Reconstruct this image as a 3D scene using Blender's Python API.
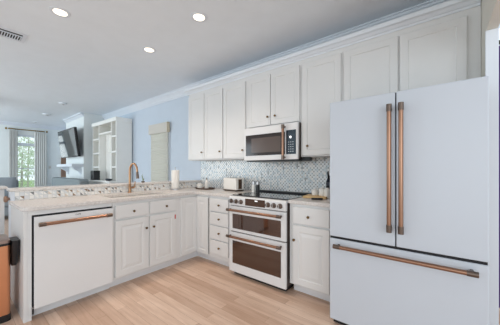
import bpy, bmesh, math, random
from mathutils import Vector, Matrix
random.seed(7)
PI = math.pi
for o in list(bpy.data.objects):
    bpy.data.objects.remove(o, do_unlink=True)
SC = bpy.context.scene
C = SC.collection

# ------------------------------------------------------------------ camera
cam_d = bpy.data.cameras.new('camera')
cam_d.sensor_fit = 'HORIZONTAL'; cam_d.sensor_width = 36.0
cam_d.lens = 237.96 / 500 * 36.0
cam_d.shift_y = 6.72 / 500
cam_d.clip_start = 0.02; cam_d.clip_end = 200
cam = bpy.data.objects.new('camera', cam_d); C.objects.link(cam)
cam.location = (0, 0, 1.235)
cam.rotation_euler = (PI/2, 0, math.radians(38.26))
SC.camera = cam
# ------------------------------------------------------------------ world, exposure
SC.view_settings.view_transform = 'Standard'
SC.view_settings.look = 'None'
SC.view_settings.gamma = 1
SC.view_settings.use_curve_mapping = False
SC.view_settings.exposure = 0.0
w = bpy.data.worlds.new('daylight'); SC.world = w; w.use_nodes = True
bg = w.node_tree.nodes['Background']
bg.inputs['Color'].default_value = (0.86, 0.95, 1.0, 1)
bg.inputs['Strength'].default_value = 1.32
def area(name, loc, target, sx, sy, power, col):
    d = bpy.data.lights.new(name, 'AREA'); d.shape = 'RECTANGLE'; d.size = sx; d.size_y = sy
    d.energy = power; d.color = col
    o = bpy.data.objects.new(name, d); C.objects.link(o); o.location = loc
    o.rotation_euler = (Vector(target)-Vector(loc)).to_track_quat('-Z', 'Y').to_euler()
    return o
area('added_fill_living', (-8.0, -3.2, 1.3), (-8.4, 2.0, 1.9), 4.2, 2.0, 125, (0.76, 0.90, 1.0))  # added fill lamp to brighten the far living room; no window modelled here
area('added_fill_kitchen', (0.4, -3.0, 1.7), (-0.2, 2.4, 2.1), 2.2, 1.4, 16, (0.88, 0.95, 1.0))  # added lamp behind the camera, lifts the wall cabinets at the right
area('added_fill_right', (2.4, -1.2, 1.6), (-4.0, 0.9, 1.2), 2.0, 1.6, 32, (0.93, 0.97, 1.0))  # added lamp out of view, brightens the right-facing fronts

# ------------------------------------------------------------------ materials
def srgb(r, g, b):
    f = lambda c: (c/255/12.92) if c/255 <= 0.04045 else ((c/255+0.055)/1.055)**2.4
    return (f(r), f(g), f(b), 1)
def nt(name):
    m = bpy.data.materials.new(name); m.use_nodes = True
    n = m.node_tree; b = n.nodes['Principled BSDF']
    return m, n, b
def mat(name, col, rough=0.5, metal=0.0, var=0.03, vscale=6.0, bump=0.0, bscale=60, spec=None, coat=0, emis=None, estr=0, trans=0, ior=None):
    m, n, b = nt(name)
    b.inputs['Roughness'].default_value = rough
    b.inputs['Metallic'].default_value = metal
    if spec is not None: b.inputs['Specular IOR Level'].default_value = spec
    if coat: b.inputs['Coat Weight'].default_value = coat
    if trans: b.inputs['Transmission Weight'].default_value = trans
    if ior: b.inputs['IOR'].default_value = ior
    tc = n.nodes.new('ShaderNodeTexCoord')
    nz = n.nodes.new('ShaderNodeTexNoise'); nz.inputs['Scale'].default_value = vscale
    n.links.new(tc.outputs['Object'], nz.inputs['Vector'])
    mx = n.nodes.new('ShaderNodeMix'); mx.data_type = 'RGBA'
    mx.inputs[6].default_value = tuple(c*(1-var) for c in col[:3])+(1,)
    mx.inputs[7].default_value = tuple(min(1, c*(1+var)) for c in col[:3])+(1,)
    n.links.new(nz.outputs['Fac'], mx.inputs[0])
    n.links.new(mx.outputs[2], b.inputs['Base Color'])
    if bump:
        n2 = n.nodes.new('ShaderNodeTexNoise'); n2.inputs['Scale'].default_value = bscale
        n.links.new(tc.outputs['Object'], n2.inputs['Vector'])
        bp = n.nodes.new('ShaderNodeBump'); bp.inputs['Strength'].default_value = bump; bp.inputs['Distance'].default_value = 0.01
        n.links.new(n2.outputs['Fac'], bp.inputs['Height']); n.links.new(bp.outputs['Normal'], b.inputs['Normal'])
    if emis:
        b.inputs['Emission Color'].default_value = emis; b.inputs['Emission Strength'].default_value = estr
    return m
M = {}
M['wall'] = mat('pale_blue_wall_paint', srgb(206, 217, 229), 0.75, bump=0.03)
M['wallgrey'] = mat('grey_wall_paint', srgb(238, 243, 243), 0.8)
M['beige'] = mat('greige_wall_paint', srgb(226, 222, 212), 0.8)
M['ceil'] = mat('ceiling_paint', srgb(236, 243, 250), 0.85)
M['trim'] = mat('white_trim_paint', srgb(226, 232, 240), 0.45)
M['cab'] = mat('white_cabinet_paint', srgb(223, 223, 223), 0.4, var=0.015)
M['kick'] = mat('toe_kick_paint', srgb(232, 232, 234), 0.5)
M['appl'] = mat('matte_white_enamel', srgb(228, 228, 229), 0.38, var=0.01)
M['fridge'] = mat('blue_lit_white_enamel', srgb(197, 203, 212), 0.38, var=0.01)  # same white as the range; bluish, dimmer light put into the colour
M['copper'] = mat('brushed_copper', srgb(154, 118, 98), 0.30, 1.0, var=0.08, vscale=30)
M['bronzecap'] = mat('brushed_bronze_cap', srgb(112, 98, 90), 0.35, 1.0, var=0.1, vscale=40)
M['gold'] = mat('champagne_bronze', srgb(176, 136, 104), 0.28, 1.0, var=0.05)
M['knob'] = mat('antique_brass', srgb(120, 96, 66), 0.35, 1.0)
M['rod'] = mat('brass_rod', srgb(150, 125, 70), 0.4, 0.8)
M['steel'] = mat('brushed_steel', srgb(190, 190, 192), 0.3, 1.0)
M['dsteel'] = mat('dark_side_metal', srgb(96, 84, 80), 0.45, 0.5)
M['black'] = mat('black_plastic', srgb(20, 20, 24), 0.4)
M['gap'] = mat('black_gasket', srgb(14, 13, 20), 0.6)
M['glass_b'] = mat('black_cooktop_glass', srgb(14, 15, 18), 0.04, spec=0.8, coat=0.6)
M['oven_glass'] = mat('bronze_oven_glass', srgb(66, 40, 28), 0.06, spec=0.8, coat=0.6, var=0.25, vscale=5)
M['disp'] = mat('bronze_display_glass', srgb(70, 46, 32), 0.15, spec=0.6)
M['mw_glass'] = mat('smoked_microwave_glass', srgb(46, 36, 33), 0.10, spec=0.35)
M['mw_mesh'] = mat('microwave_window_mesh', srgb(84, 68, 60), 0.2, var=0.1)
M['mw_ctrl'] = mat('control_glass', srgb(24, 44, 58), 0.12, spec=0.6)
M['screen'] = mat('tv_screen_glass', srgb(30, 36, 40), 0.07, spec=1.0, coat=1.0)
M['lens'] = mat('lamp_lens', srgb(255, 240, 220), 0.5, emis=(1.0, 0.86, 0.68, 1), estr=2.6)
M['icon'] = mat('lit_icon', srgb(235, 235, 235), 0.5, emis=(0.9, 0.95, 1, 1), estr=0.9)
M['ivory'] = mat('ivory_painted_bookcase', srgb(247, 247, 243), 0.5)
M['tan'] = mat('tan_linen_backing', srgb(200, 188, 164), 0.8, bump=0.1)
M['curtain'] = mat('white_curtain_cloth', srgb(238, 236, 228), 0.9)
M['sofa'] = mat('grey_upholstery', srgb(160, 166, 172), 0.9, var=0.1, vscale=30, bump=0.2, bscale=200)
M['sofa2'] = mat('blue_grey_upholstery', srgb(134, 143, 146), 0.9, var=0.08, vscale=30, bump=0.2, bscale=200)
M['ceramic'] = mat('white_ceramic', srgb(235, 233, 228), 0.2)
M['paper'] = mat('paper_towel', srgb(238, 236, 232), 0.9, bump=0.2, bscale=120)
M['wood'] = mat('maple_board', srgb(216, 182, 130), 0.5, var=0.12, vscale=15)
M['brown'] = mat('brown_wood', srgb(150, 118, 98), 0.5, var=0.15, vscale=15)
M['bronze'] = mat('dark_bronze_tray', srgb(96, 76, 62), 0.4, 0.7)
M['red'] = mat('red_plastic', srgb(190, 60, 60), 0.5)
M['can'] = mat('rose_gold_steel', srgb(214, 150, 112), 0.35, 0.85, var=0.04)
M['sprig'] = mat('sprig_green', srgb(120, 140, 70), 0.6, var=0.2)
M['lid'] = mat('satin_rose_steel', srgb(158, 138, 130), 0.35, 0.6)
M['leaf'] = mat('overexposed_leaf', srgb(222, 234, 216), 0.6, var=0.3, vscale=9)  # leaves paled towards white, overexposed daylight put into the colour
M['purple'] = mat('purple_cloth', srgb(84, 44, 120), 0.85)
M['bluedark'] = mat('navy_block', srgb(30, 40, 56), 0.4)
M['bark'] = mat('bark', srgb(190, 184, 176), 0.9, var=0.3)  # bark paled as well, the window glare put into its colour
M['grass'] = mat('lawn', srgb(150, 175, 120), 0.95, var=0.3, vscale=3)

def M_glass():
    m, n, b = nt('window_glass')
    out = n.nodes['Material Output']
    t = n.nodes.new('ShaderNodeBsdfTransparent'); t.inputs[0].default_value = (0.96, 0.98, 0.98, 1)
    g = n.nodes.new('ShaderNodeBsdfGlossy'); g.inputs['Roughness'].default_value = 0.02
    fr = n.nodes.new('ShaderNodeFresnel'); fr.inputs[0].default_value = 1.45
    mx = n.nodes.new('ShaderNodeMixShader')
    n.links.new(fr.outputs[0], mx.inputs[0]); n.links.new(t.outputs[0], mx.inputs[1]); n.links.new(g.outputs[0], mx.inputs[2])
    n.links.new(mx.outputs[0], out.inputs[0]); return m
M['glass'] = M_glass()
def M_sheer(name, col, tl):
    m, n, b = nt(name); out = n.nodes['Material Output']
    d = n.nodes.new('ShaderNodeBsdfDiffuse'); d.inputs[0].default_value = col
    t = n.nodes.new('ShaderNodeBsdfTranslucent'); t.inputs[0].default_value = col
    mx = n.nodes.new('ShaderNodeMixShader'); mx.inputs[0].default_value = tl
    w_ = n.nodes.new('ShaderNodeTexWave'); w_.bands_direction = 'Z'; w_.inputs['Scale'].default_value = 22; w_.inputs['Distortion'].default_value = 1
    tc = n.nodes.new('ShaderNodeTexCoord'); n.links.new(tc.outputs['Object'], w_.inputs[0])
    bp = n.nodes.new('ShaderNodeBump'); bp.inputs['Strength'].default_value = 0.25; bp.inputs['Distance'].default_value = 0.01
    n.links.new(w_.outputs[1], bp.inputs['Height']); n.links.new(bp.outputs[0], d.inputs['Normal'])
    n.links.new(d.outputs[0], mx.inputs[1]); n.links.new(t.outputs[0], mx.inputs[2]); n.links.new(mx.outputs[0], out.inputs[0])
    return m
M['valance'] = mat('woven_valance', srgb(214, 210, 202), 0.9, bump=0.2, bscale=150)
M['shade'] = M_sheer('woven_shade_cloth', srgb(238, 236, 228), 0.5)
M['sheer'] = M_sheer('sheer_curtain', srgb(253, 253, 250), 0.18)

def M_floor():
    m, n, b = nt('light_oak_planks'); L = n.links.new
    tc = n.nodes.new('ShaderNodeTexCoord')
    br = n.nodes.new('ShaderNodeTexBrick'); br.inputs['Scale'].default_value = 1.0
    br.inputs['Brick Width'].default_value = 1.1; br.inputs['Row Height'].default_value = 0.083
    br.inputs['Mortar Size'].default_value = 0.0010; br.inputs['Bias'].default_value = 0.0
    br.offset = 0.37; br.offset_frequency = 2
    br.inputs['Color1'].default_value = srgb(243, 218, 199); br.inputs['Color2'].default_value = srgb(210, 178, 156)
    br.inputs['Mortar'].default_value = srgb(176, 144, 120)
    L(tc.outputs['Object'], br.inputs['Vector'])
    mp = n.nodes.new('ShaderNodeMapping'); mp.inputs['Scale'].default_value = (1.2, 14, 1)
    L(tc.outputs['Object'], mp.inputs['Vector'])
    nz = n.nodes.new('ShaderNodeTexNoise'); nz.inputs['Scale'].default_value = 2.2; nz.inputs['Detail'].default_value = 8; nz.inputs['Roughness'].default_value = 0.65
    L(mp.outputs[0], nz.inputs['Vector'])
    rp = n.nodes.new('ShaderNodeValToRGB'); rp.color_ramp.elements[0].position = 0.3; rp.color_ramp.elements[0].color = srgb(200, 178, 160)
    rp.color_ramp.elements[1].position = 0.75; rp.color_ramp.elements[1].color = (1, 1, 1, 1)
    L(nz.outputs['Fac'], rp.inputs[0])
    mx = n.nodes.new('ShaderNodeMix'); mx.data_type = 'RGBA'; mx.blend_type = 'MULTIPLY'; mx.inputs[0].default_value = 0.6
    L(br.outputs['Color'], mx.inputs[6]); L(rp.outputs[0], mx.inputs[7]); L(mx.outputs[2], b.inputs['Base Color'])
    b.inputs['Roughness'].default_value = 0.42
    return m
M['floor'] = M_floor()
def M_stone():
    m, n, b = nt('cream_quartz'); L = n.links.new
    tc = n.nodes.new('ShaderNodeTexCoord')
    nz = n.nodes.new('ShaderNodeTexNoise'); nz.inputs['Scale'].default_value = 60; nz.inputs['Detail'].default_value = 4
    L(tc.outputs['Object'], nz.inputs['Vector'])
    rp = n.nodes.new('ShaderNodeValToRGB'); rp.color_ramp.elements[0].position = 0.35; rp.color_ramp.elements[0].color = srgb(206, 200, 196)
    rp.color_ramp.elements[1].position = 0.7; rp.color_ramp.elements[1].color = srgb(226, 221, 218)
    L(nz.outputs['Fac'], rp.inputs[0]); L(rp.outputs[0], b.inputs['Base Color'])
    b.inputs['Roughness'].default_value = 0.25
    return m
M['stone'] = M_stone()
def M_mosaic(name, axis, cell, cols, dot, rot=45.0, shift=0.0, dotsize=0.16, rough=0.2, tri=False):
    m, n, b = nt(name); L = n.links.new
    tc = n.nodes.new('ShaderNodeTexCoord'); sp = n.nodes.new('ShaderNodeSeparateXYZ'); L(tc.outputs['Object'], sp.inputs[0])
    cb = n.nodes.new('ShaderNodeCombineXYZ'); L(sp.outputs[axis], cb.inputs[0]); L(sp.outputs['Z'], cb.inputs[1])
    vr = n.nodes.new('ShaderNodeVectorRotate'); vr.rotation_type = 'Z_AXIS'; vr.inputs['Angle'].default_value = math.radians(rot)
    L(cb.outputs[0], vr.inputs['Vector'])
    sc = n.nodes.new('ShaderNodeVectorMath'); sc.operation = 'SCALE'; sc.inputs['Scale'].default_value = 1/cell; L(vr.outputs[0], sc.inputs[0])
    fl = n.nodes.new('ShaderNodeVectorMath'); fl.operation = 'FLOOR'; L(sc.outputs[0], fl.inputs[0])
    wn = n.nodes.new('ShaderNodeTexWhiteNoise'); wn.noise_dimensions = '3D'; L(fl.outputs[0], wn.inputs['Vector'])
    rp = n.nodes.new('ShaderNodeValToRGB'); rp.color_ramp.interpolation = 'CONSTANT'
    el = rp.color_ramp.elements
    while len(el) < len(cols): el.new(0.5)
    for i, (p, c) in enumerate(cols): el[i].position = p; el[i].color = c
    L(wn.outputs['Value'], rp.inputs[0])
    fr = n.nodes.new('ShaderNodeVectorMath'); fr.operation = 'FRACTION'; L(sc.outputs[0], fr.inputs[0])
    sf = n.nodes.new('ShaderNodeSeparateXYZ'); L(fr.outputs[0], sf.inputs[0])
    def edge(o):
        a = n.nodes.new('ShaderNodeMath'); a.operation = 'SUBTRACT'; L(o, a.inputs[0]); a.inputs[1].default_value = 0.5
        c = n.nodes.new('ShaderNodeMath'); c.operation = 'ABSOLUTE'; L(a.outputs[0], c.inputs[0]); return c.outputs[0]
    if tri:   # each square splits into two triangles of different colour
        ad = n.nodes.new('ShaderNodeMath'); ad.operation = 'ADD'; L(sf.outputs[0], ad.inputs[0]); L(sf.outputs[1], ad.inputs[1])
        g1 = n.nodes.new('ShaderNodeMath'); g1.operation = 'GREATER_THAN'; g1.inputs[1].default_value = 1.0; L(ad.outputs[0], g1.inputs[0])
        c3 = n.nodes.new('ShaderNodeCombineXYZ'); L(g1.outputs[0], c3.inputs[2])
        v3 = n.nodes.new('ShaderNodeVectorMath'); v3.operation = 'ADD'; L(fl.outputs[0], v3.inputs[0]); L(c3.outputs[0], v3.inputs[1]); L(v3.outputs[0], wn.inputs['Vector'])
    ex, ey = edge(sf.outputs[0]), edge(sf.outputs[1])
    mxn = n.nodes.new('ShaderNodeMath'); mxn.operation = 'MAXIMUM'; L(ex, mxn.inputs[0]); L(ey, mxn.inputs[1])
    gr = n.nodes.new('ShaderNodeMath'); gr.operation = 'GREATER_THAN'; gr.inputs[1].default_value = 0.44; L(mxn.outputs[0], gr.inputs[0])
    mnn = n.nodes.new('ShaderNodeMath'); mnn.operation = 'MINIMUM'; L(ex, mnn.inputs[0]); L(ey, mnn.inputs[1])
    dt = n.nodes.new('ShaderNodeMath'); dt.operation = 'GREATER_THAN'; dt.inputs[1].default_value = 0.5-dotsize; L(mnn.outputs[0], dt.inputs[0])
    m1 = n.nodes.new('ShaderNodeMix'); m1.data_type = 'RGBA'; L(gr.outputs[0], m1.inputs[0]); L(rp.outputs[0], m1.inputs[6]); m1.inputs[7].default_value = srgb(214, 216, 216)
    # dot colour varies with the corner it sits on
    rd = n.nodes.new('ShaderNodeVectorMath'); rd.operation = 'ADD'; rd.inputs[1].default_value = (0.5, 0.5, 0); L(sc.outputs[0], rd.inputs[0])
    rf = n.nodes.new('ShaderNodeVectorMath'); rf.operation = 'FLOOR'; L(rd.outputs[0], rf.inputs[0])
    w2 = n.nodes.new('ShaderNodeTexWhiteNoise'); w2.noise_dimensions = '3D'; L(rf.outputs[0], w2.inputs['Vector'])
    r2 = n.nodes.new('ShaderNodeValToRGB'); r2.color_ramp.interpolation = 'CONSTANT'
    e2 = r2.color_ramp.elements
    while len(e2) < len(dot): e2.new(0.5)
    for i, (p, c) in enumerate(dot): e2[i].position = p; e2[i].color = c
    L(w2.outputs['Value'], r2.inputs[0])
    m2 = n.nodes.new('ShaderNodeMix'); m2.data_type = 'RGBA'; L(dt.outputs[0], m2.inputs[0]); L(m1.outputs[2], m2.inputs[6]); L(r2.outputs[0], m2.inputs[7])
    L(m2.outputs[2], b.inputs['Base Color']); b.inputs['Roughness'].default_value = rough
    return m
M['mosaic'] = M_mosaic('mosaic_wall_tile', 'X', 0.031,
    [(0, srgb(240, 242, 242)), (0.4, srgb(218, 226, 230)), (0.62, srgb(246, 244, 240)), (0.86, srgb(200, 209, 213)), (0.96, srgb(168, 172, 172))],
    [(0, srgb(84, 90, 96)), (0.38, srgb(140, 128, 116)), (0.55, srgb(150, 168, 180)), (0.75, srgb(222, 224, 224))], dotsize=0.18)
M['mosaic_l'] = M_mosaic('mosaic_ledge_tile', 'Y', 0.036,
    [(0, srgb(244, 243, 240)), (0.5, srgb(226, 228, 230)), (0.72, srgb(224, 212, 198)), (0.80, srgb(190, 194, 196)), (0.87, srgb(150, 126, 106)), (0.94, srgb(126, 128, 130))],
    [(0, srgb(228, 228, 226))], rot=0, dotsize=0.02, tri=True)

# ------------------------------------------------------------------ helpers
def link(name, bm, m, parent=None, smooth=False, bevel=0.0):
    me = bpy.data.meshes.new(name)
    bmesh.ops.recalc_face_normals(bm, faces=bm.faces[:])
    bm.to_mesh(me); bm.free()
    if smooth:
        for p in me.polygons: p.use_smooth = True
    me.materials.append(m if not isinstance(m, str) else M[m])
    o = bpy.data.objects.new(name, me); C.objects.link(o)
    if parent is not None: o.parent = parent
    if bevel:
        md = o.modifiers.new('bevel', 'BEVEL'); md.width = bevel; md.segments = 2; md.limit_method = 'ANGLE'; md.angle_limit = math.radians(40)
    if smooth:
        try: me.set_sharp_from_angle(angle=math.radians(38))
        except Exception: pass
    return o
def box(bm, x0, x1, y0, y1, z0, z1):
    vs = [bm.verts.new((x, y, z)) for z in (z0, z1) for y in (y0, y1) for x in (x0, x1)]
    for f in ((0, 1, 3, 2), (4, 6, 7, 5), (0, 4, 5, 1), (2, 3, 7, 6), (0, 2, 6, 4), (1, 5, 7, 3)):
        bm.faces.new([vs[i] for i in f])
    return vs
def bx(name, a, m, parent=None, bevel=0.0, org=(0, 0, 0)):
    bm = bmesh.new(); bl = a if isinstance(a[0], (tuple, list)) else [a]
    for q in bl: box(bm, q[0]-org[0], q[1]-org[0], q[2]-org[1], q[3]-org[1], q[4]-org[2], q[5]-org[2])
    return link(name, bm, m, parent, bevel=bevel)
def frame_of(d):
    d = d.normalized(); u = Vector((0, 0, 1)) if abs(d.z) < 0.9 else Vector((1, 0, 0))
    a = d.cross(u).normalized(); return a, d.cross(a).normalized()
def tube(bm, pts, r, seg=14, caps=True):
    pts = [Vector(p) for p in pts]; rs = r if isinstance(r, (list, tuple)) else [r]*len(pts)
    rings = []; a = None
    for i, p in enumerate(pts):
        d = (pts[min(i+1, len(pts)-1)]-pts[max(i-1, 0)])
        if a is None: a, b = frame_of(d)
        else:
            dn = d.normalized(); a = (a-dn*a.dot(dn)).normalized(); b = dn.cross(a)
        rings.append([bm.verts.new(p+(a*math.cos(t)+b*math.sin(t))*rs[i]) for t in [2*PI*k/seg for k in range(seg)]])
    for r0, r1 in zip(rings, rings[1:]):
        for k in range(seg): bm.faces.new((r0[k], r0[(k+1) % seg], r1[(k+1) % seg], r1[k]))
    if caps: bm.faces.new(rings[0]); bm.faces.new(rings[-1])
def lathe(bm, prof, c=(0, 0, 0), axis='Z', seg=24, sx=1, sy=1):
    rings = []
    for r, h in prof:
        ring = []
        for k in range(seg):
            t = 2*PI*k/seg; u, v = r*math.cos(t)*sx, r*math.sin(t)*sy
            p = {'Z': (u, v, h), 'Y': (u, h, v), 'X': (h, u, v)}[axis]
            ring.append(bm.verts.new((c[0]+p[0], c[1]+p[1], c[2]+p[2])))
        rings.append(ring)
    for r0, r1 in zip(rings, rings[1:]):
        for k in range(seg): bm.faces.new((r0[k], r0[(k+1) % seg], r1[(k+1) % seg], r1[k]))
    bm.faces.new(rings[0]); bm.faces.new(rings[-1])
def prism(bm, prof, a, b):
    """extrude a closed 3-D outline by moving it from offset a to offset b"""
    A = [bm.verts.new(Vector(p)+Vector(a)) for p in prof]; B = [bm.verts.new(Vector(p)+Vector(b)) for p in prof]
    n = len(A)
    for i in range(n): bm.faces.new((A[i], A[(i+1) % n], B[(i+1) % n], B[i]))
    bm.faces.new(A); bm.faces.new(B)
def panel_bm(bm, x0, x1, z0, z1, y=0.0, t=0.02, fw=0.055, raised=True):
    """a door slab whose front (towards -y) carries a framed, raised centre panel"""
    prof = [(0, y+0), (0, y-t+0.003), (0.003, y-t), (fw, y-t), (fw+0.006, y-t+0.006), (fw+0.016, y-t+0.006)]
    prof += [(fw+0.045, y-t+0.0005)] if raised else []
    if (x1-x0) < 2*fw+0.10: prof = prof[:3]
    rings = []
    for ins, yy in prof:
        rings.append([bm.verts.new(p) for p in ((x0+ins, yy, z0+ins), (x1-ins, yy, z0+ins), (x1-ins, yy, z1-ins), (x0+ins, yy, z1-ins))])
    for r0, r1 in zip(rings, rings[1:]):
        for k in range(4): bm.faces.new((r0[k], r0[(k+1) % 4], r1[(k+1) % 4], r1[k]))
    bm.faces.new(rings[-1]); bm.faces.new(rings[0])
def thing(name, label, cat, loc=(0, 0, 0), rotz=0, group=None):
    o = bpy.data.objects.new(name, None); C.objects.link(o); o.empty_display_size = 0.05
    o.location = loc; o.rotation_euler = (0, 0, rotz); o['label'] = label; o['category'] = cat
    if group: o['group'] = group
    return o
def tag(o, label, cat, group=None):
    o['label'] = label; o['category'] = cat
    if group: o['group'] = group
    return o
def struct(o):
    o['kind'] = 'structure'; return o
def dup(root, loc, label, rotz=None):
    r = root.copy(); C.objects.link(r); r.location = loc; r['label'] = label
    if rotz is not None: r.rotation_euler = (0, 0, rotz)
    for ch in list(root.children):
        c = ch.copy(); C.objects.link(c); c.parent = r
        for g in list(ch.children):
            d = g.copy(); C.objects.link(d); d.parent = c
    return r

# ------------------------------------------------------------------ room shell
CZ = 2.72
WX = -10.6
XR = 0.25
struct(bx('floor', (WX-0.2, 3.0, -4.0, 3.6, -0.12, 0), 'floor'))
struct(bx('ceiling', (WX-0.2, 3.0, -4.0, 3.6, CZ, CZ+0.12), 'ceil'))
# long wall behind the range, with the shaded window further along
wx0, wx1, wz0, wz1 = -4.80, -4.24, 0.95, 2.08
struct(bx('wall_back', [(WX, wx0, 2.72, 2.87, 0, CZ), (wx1, XR+0.05, 2.72, 2.87, 0, CZ), (wx0, wx1, 2.72, 2.87, 0, wz0), (wx0, wx1, 2.72, 2.87, wz1, CZ)], 'wall'))
win = bx('window_1', [(wx0, wx1, 2.79, 2.83, wz0, wz0+0.04), (wx0, wx1, 2.79, 2.83, wz1-0.04, wz1), (wx0, wx0+0.04, 2.79, 2.83, wz0, wz1), (wx1-0.04, wx1, 2.79, 2.83, wz0, wz1), (wx0, wx1, 2.79, 2.83, 1.5, 1.53)], 'trim')
struct(win); bx('pane', (wx0+0.02, wx1-0.02, 2.807, 2.812, wz0+0.02, wz1-0.02), 'glass', win)
bx('casing', [(wx1, wx1+0.075, 2.705, 2.72, wz0-0.05, wz1+0.06), (wx0-0.03, wx0, 2.705, 2.72, wz0-0.05, wz1+0.06)], 'trim', win)
# far living-room wall with tall window
fy0, fy1, fz0, fz1 = 1.30, 1.86, 0.45, 2.36
struct(bx('wall_far', [(WX-0.15, WX, -4.0, fy0, 0, CZ), (WX-0.15, WX, fy1, 2.72, 0, CZ), (WX-0.15, WX, fy0, fy1, 0, fz0), (WX-0.15, WX, fy0, fy1, fz1, CZ)], 'wallgrey'))
wn = bx('window_2', [(WX-0.1, WX-0.03, fy0, fy0+0.05, fz0, fz1), (WX-0.1, WX-0.03, fy1-0.05, fy1, fz0, fz1), (WX-0.1, WX-0.03, fy0, fy1, fz0, fz0+0.05), (WX-0.1, WX-0.03, fy0, fy1, fz1-0.06, fz1),
     (WX-0.1, WX-0.03, fy0, fy1, 2.0, 2.09), (WX-0.09, WX-0.04, fy0, fy1, 1.245, 1.275), (WX-0.09, WX-0.04, fy0, fy1, 1.0, 1.02)], 'trim')
struct(wn); bx('pane', (WX-0.068, WX-0.062, fy0+0.02, fy1-0.02, fz0+0.02, fz1-0.02), 'glass', wn)
# right wall: return, header over the opening, end jamb
struct(bx('wall_right', [(XR, XR+0.055, 2.2, 2.72, 0, CZ), (XR, XR+0.055, -2.0, 2.2, 2.145, CZ)], 'beige'))
struct(bx('trim_1', (XR-0.003, XR+0.058, 2.185, 2.2, 0, 2.143), 'trim'))
# crown mouldings (ceiling)
def crown(name, pts, nrm, m='trim', h=0.13, d=0.095, z=CZ):
    """pts: start and end on the wall line; nrm: unit vector into the room"""
    bm = bmesh.new(); n = Vector(nrm)
    pr = [(0, 0), (0, -h), (0.012, -h), (0.016, -h+0.022), (0.028, -h+0.026), (0.04, -h+0.055), (0.07, -0.04), (0.078, -0.036), (0.08, -0.014), (d, -0.012), (d, 0)]
    prof = [Vector((0, 0, z+b)) + n*a for a, b in pr]
    prism(bm, prof, pts[0], pts[1]); return struct(link(name, bm, m))
crown('trim_2', ((WX, 2.72, 0), (XR, 2.72, 0)), (0, -1, 0))
crown('trim_3', ((WX, -4, 0), (WX, 2.62, 0)), (1, 0, 0), h=0.1)
# fireplace breast
struct(bx('wall_chimney_breast', (-8.80, -7.29, 2.20, 2.715, 0, CZ-0.001), 'wallgrey'))
crown('trim_4', ((-8.8, 2.2, 0), (-7.29, 2.2, 0)), (0, -1, 0), h=0.1, d=0.07)
# pony wall behind the peninsula and its stone ledge
PW0, PW1 = -3.36, -3.225
struct(bx('wall_pony', (PW0, PW1, 0.372, 2.718, 0, 1.018), 'trim'))
struct(bx('wall_half', (-3.72, -3.52, -0.9, 0.36, 0, 1.03), 'cab'))
struct(bx('trim_5', (-3.75, -3.49, -0.9, 0.385, 1.03, 1.055), 'stone', bevel=0.006))
struct(bx('baseboard_far', (WX, WX+0.015, -4.0, 2.7, 0, 0.13), 'trim'))
struct(bx('baseboard_back', (-4.9, -3.37, 2.705, 2.72, 0, 0.13), 'trim'))
# outside: ground
struct(bx('ground', (-40, WX-0.2, -20, 30, -0.5, -0.15), 'grass'))

# ------------------------------------------------------------------ splash tile and ledge
tag(bx('mosaic_backsplash', (-3.222, -0.62, 2.708, 2.719, 0.93, 1.385), 'mosaic'), 'mosaic tile backsplash of pale blue and white diamonds behind the range', 'backsplash')
tag(bx('mosaic_ledge_strip', (PW1+0.0005, PW1+0.010, 0.40, 2.706, 0.931, 1.018), 'mosaic_l'), 'low strip of brown and white mosaic tile under the stone ledge', 'backsplash')
tag(bx('stone_ledge', (-3.41, -3.195, 0.36, 2.705, 1.019, 1.047), 'stone', bevel=0.006), 'long cream stone ledge on the pony wall behind the faucet', 'ledge')

# ------------------------------------------------------------------ countertops
def arc(cx, cy, r, a0, a1, n=6):
    return [(cx+r*math.cos(a0+(a1-a0)*k/n), cy+r*math.sin(a0+(a1-a0)*k/n)) for k in range(n+1)]
def slab(name, outer, hole, z0, z1, m, org):
    bm = bmesh.new()
    def loop(pts, z): return [bm.verts.new((p[0]-org[0], p[1]-org[1], z-org[2])) for p in pts]
    for z in (z0, z1):
        ls = [loop(outer, z)] + ([loop(hole, z)] if hole else [])
        es = []
        for l in ls:
            for i in range(len(l)): es.append(bm.edges.new((l[i], l[(i+1) % len(l)])))
        bmesh.ops.triangle_fill(bm, use_beauty=True, use_dissolve=False, edges=es)
    bm.verts.ensure_lookup_table()
    for pts in [outer]+([hole] if hole else []):
        n = len(pts)
        def f(p, z): return min(bm.verts, key=lambda v: (v.co-Vector((p[0]-org[0], p[1]-org[1], z-org[2]))).length)
        lo = [f(p, z0) for p in pts]; hi = [f(p, z1) for p in pts]
        for i in range(n):
            bm.faces.new((lo[i], lo[(i+1) % n], hi[(i+1) % n], hi[i]))
    return link(name, bm, m, bevel=0.004)
CT0, CT1 = 0.897, 0.93
SY0, SY1, SX0, SX1 = 1.08, 1.78, -3.08, -2.70
outer = [(-3.223, 0.36)] + arc(-2.655, 0.44, 0.08, -PI/2, 0) + arc(-2.525, 2.035, 0.055, PI, PI/2, 4) + [(-1.935, 2.09), (-1.935, 2.706), (-3.223, 2.706)]
hole = arc(SX1-0.05, SY1-0.05, 0.05, 0, PI/2, 4)+arc(SX0+0.05, SY1-0.05, 0.05, PI/2, PI, 4)+arc(SX0+0.05, SY0+0.05, 0.05, PI, 1.5*PI, 4)+arc(SX1-0.05, SY0+0.05, 0.05, 1.5*PI, 2*PI, 4)
# the sink opening is cut through the slab
ct = slab('countertop', outer, hole, CT0, CT1, 'stone', (-2.9, 1.6, CT0)); ct.location = (-2.9, 1.6, CT0)
tag(ct, 'L-shaped cream stone countertop over the dishwasher and sink cabinets', 'countertop')
ct2 = bx('countertop', (-1.166, -0.69, 2.09, 2.706, CT0, CT1), 'stone', bevel=0.004)
tag(ct2, 'short cream stone countertop between the range and the refrigerator', 'countertop')
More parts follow.
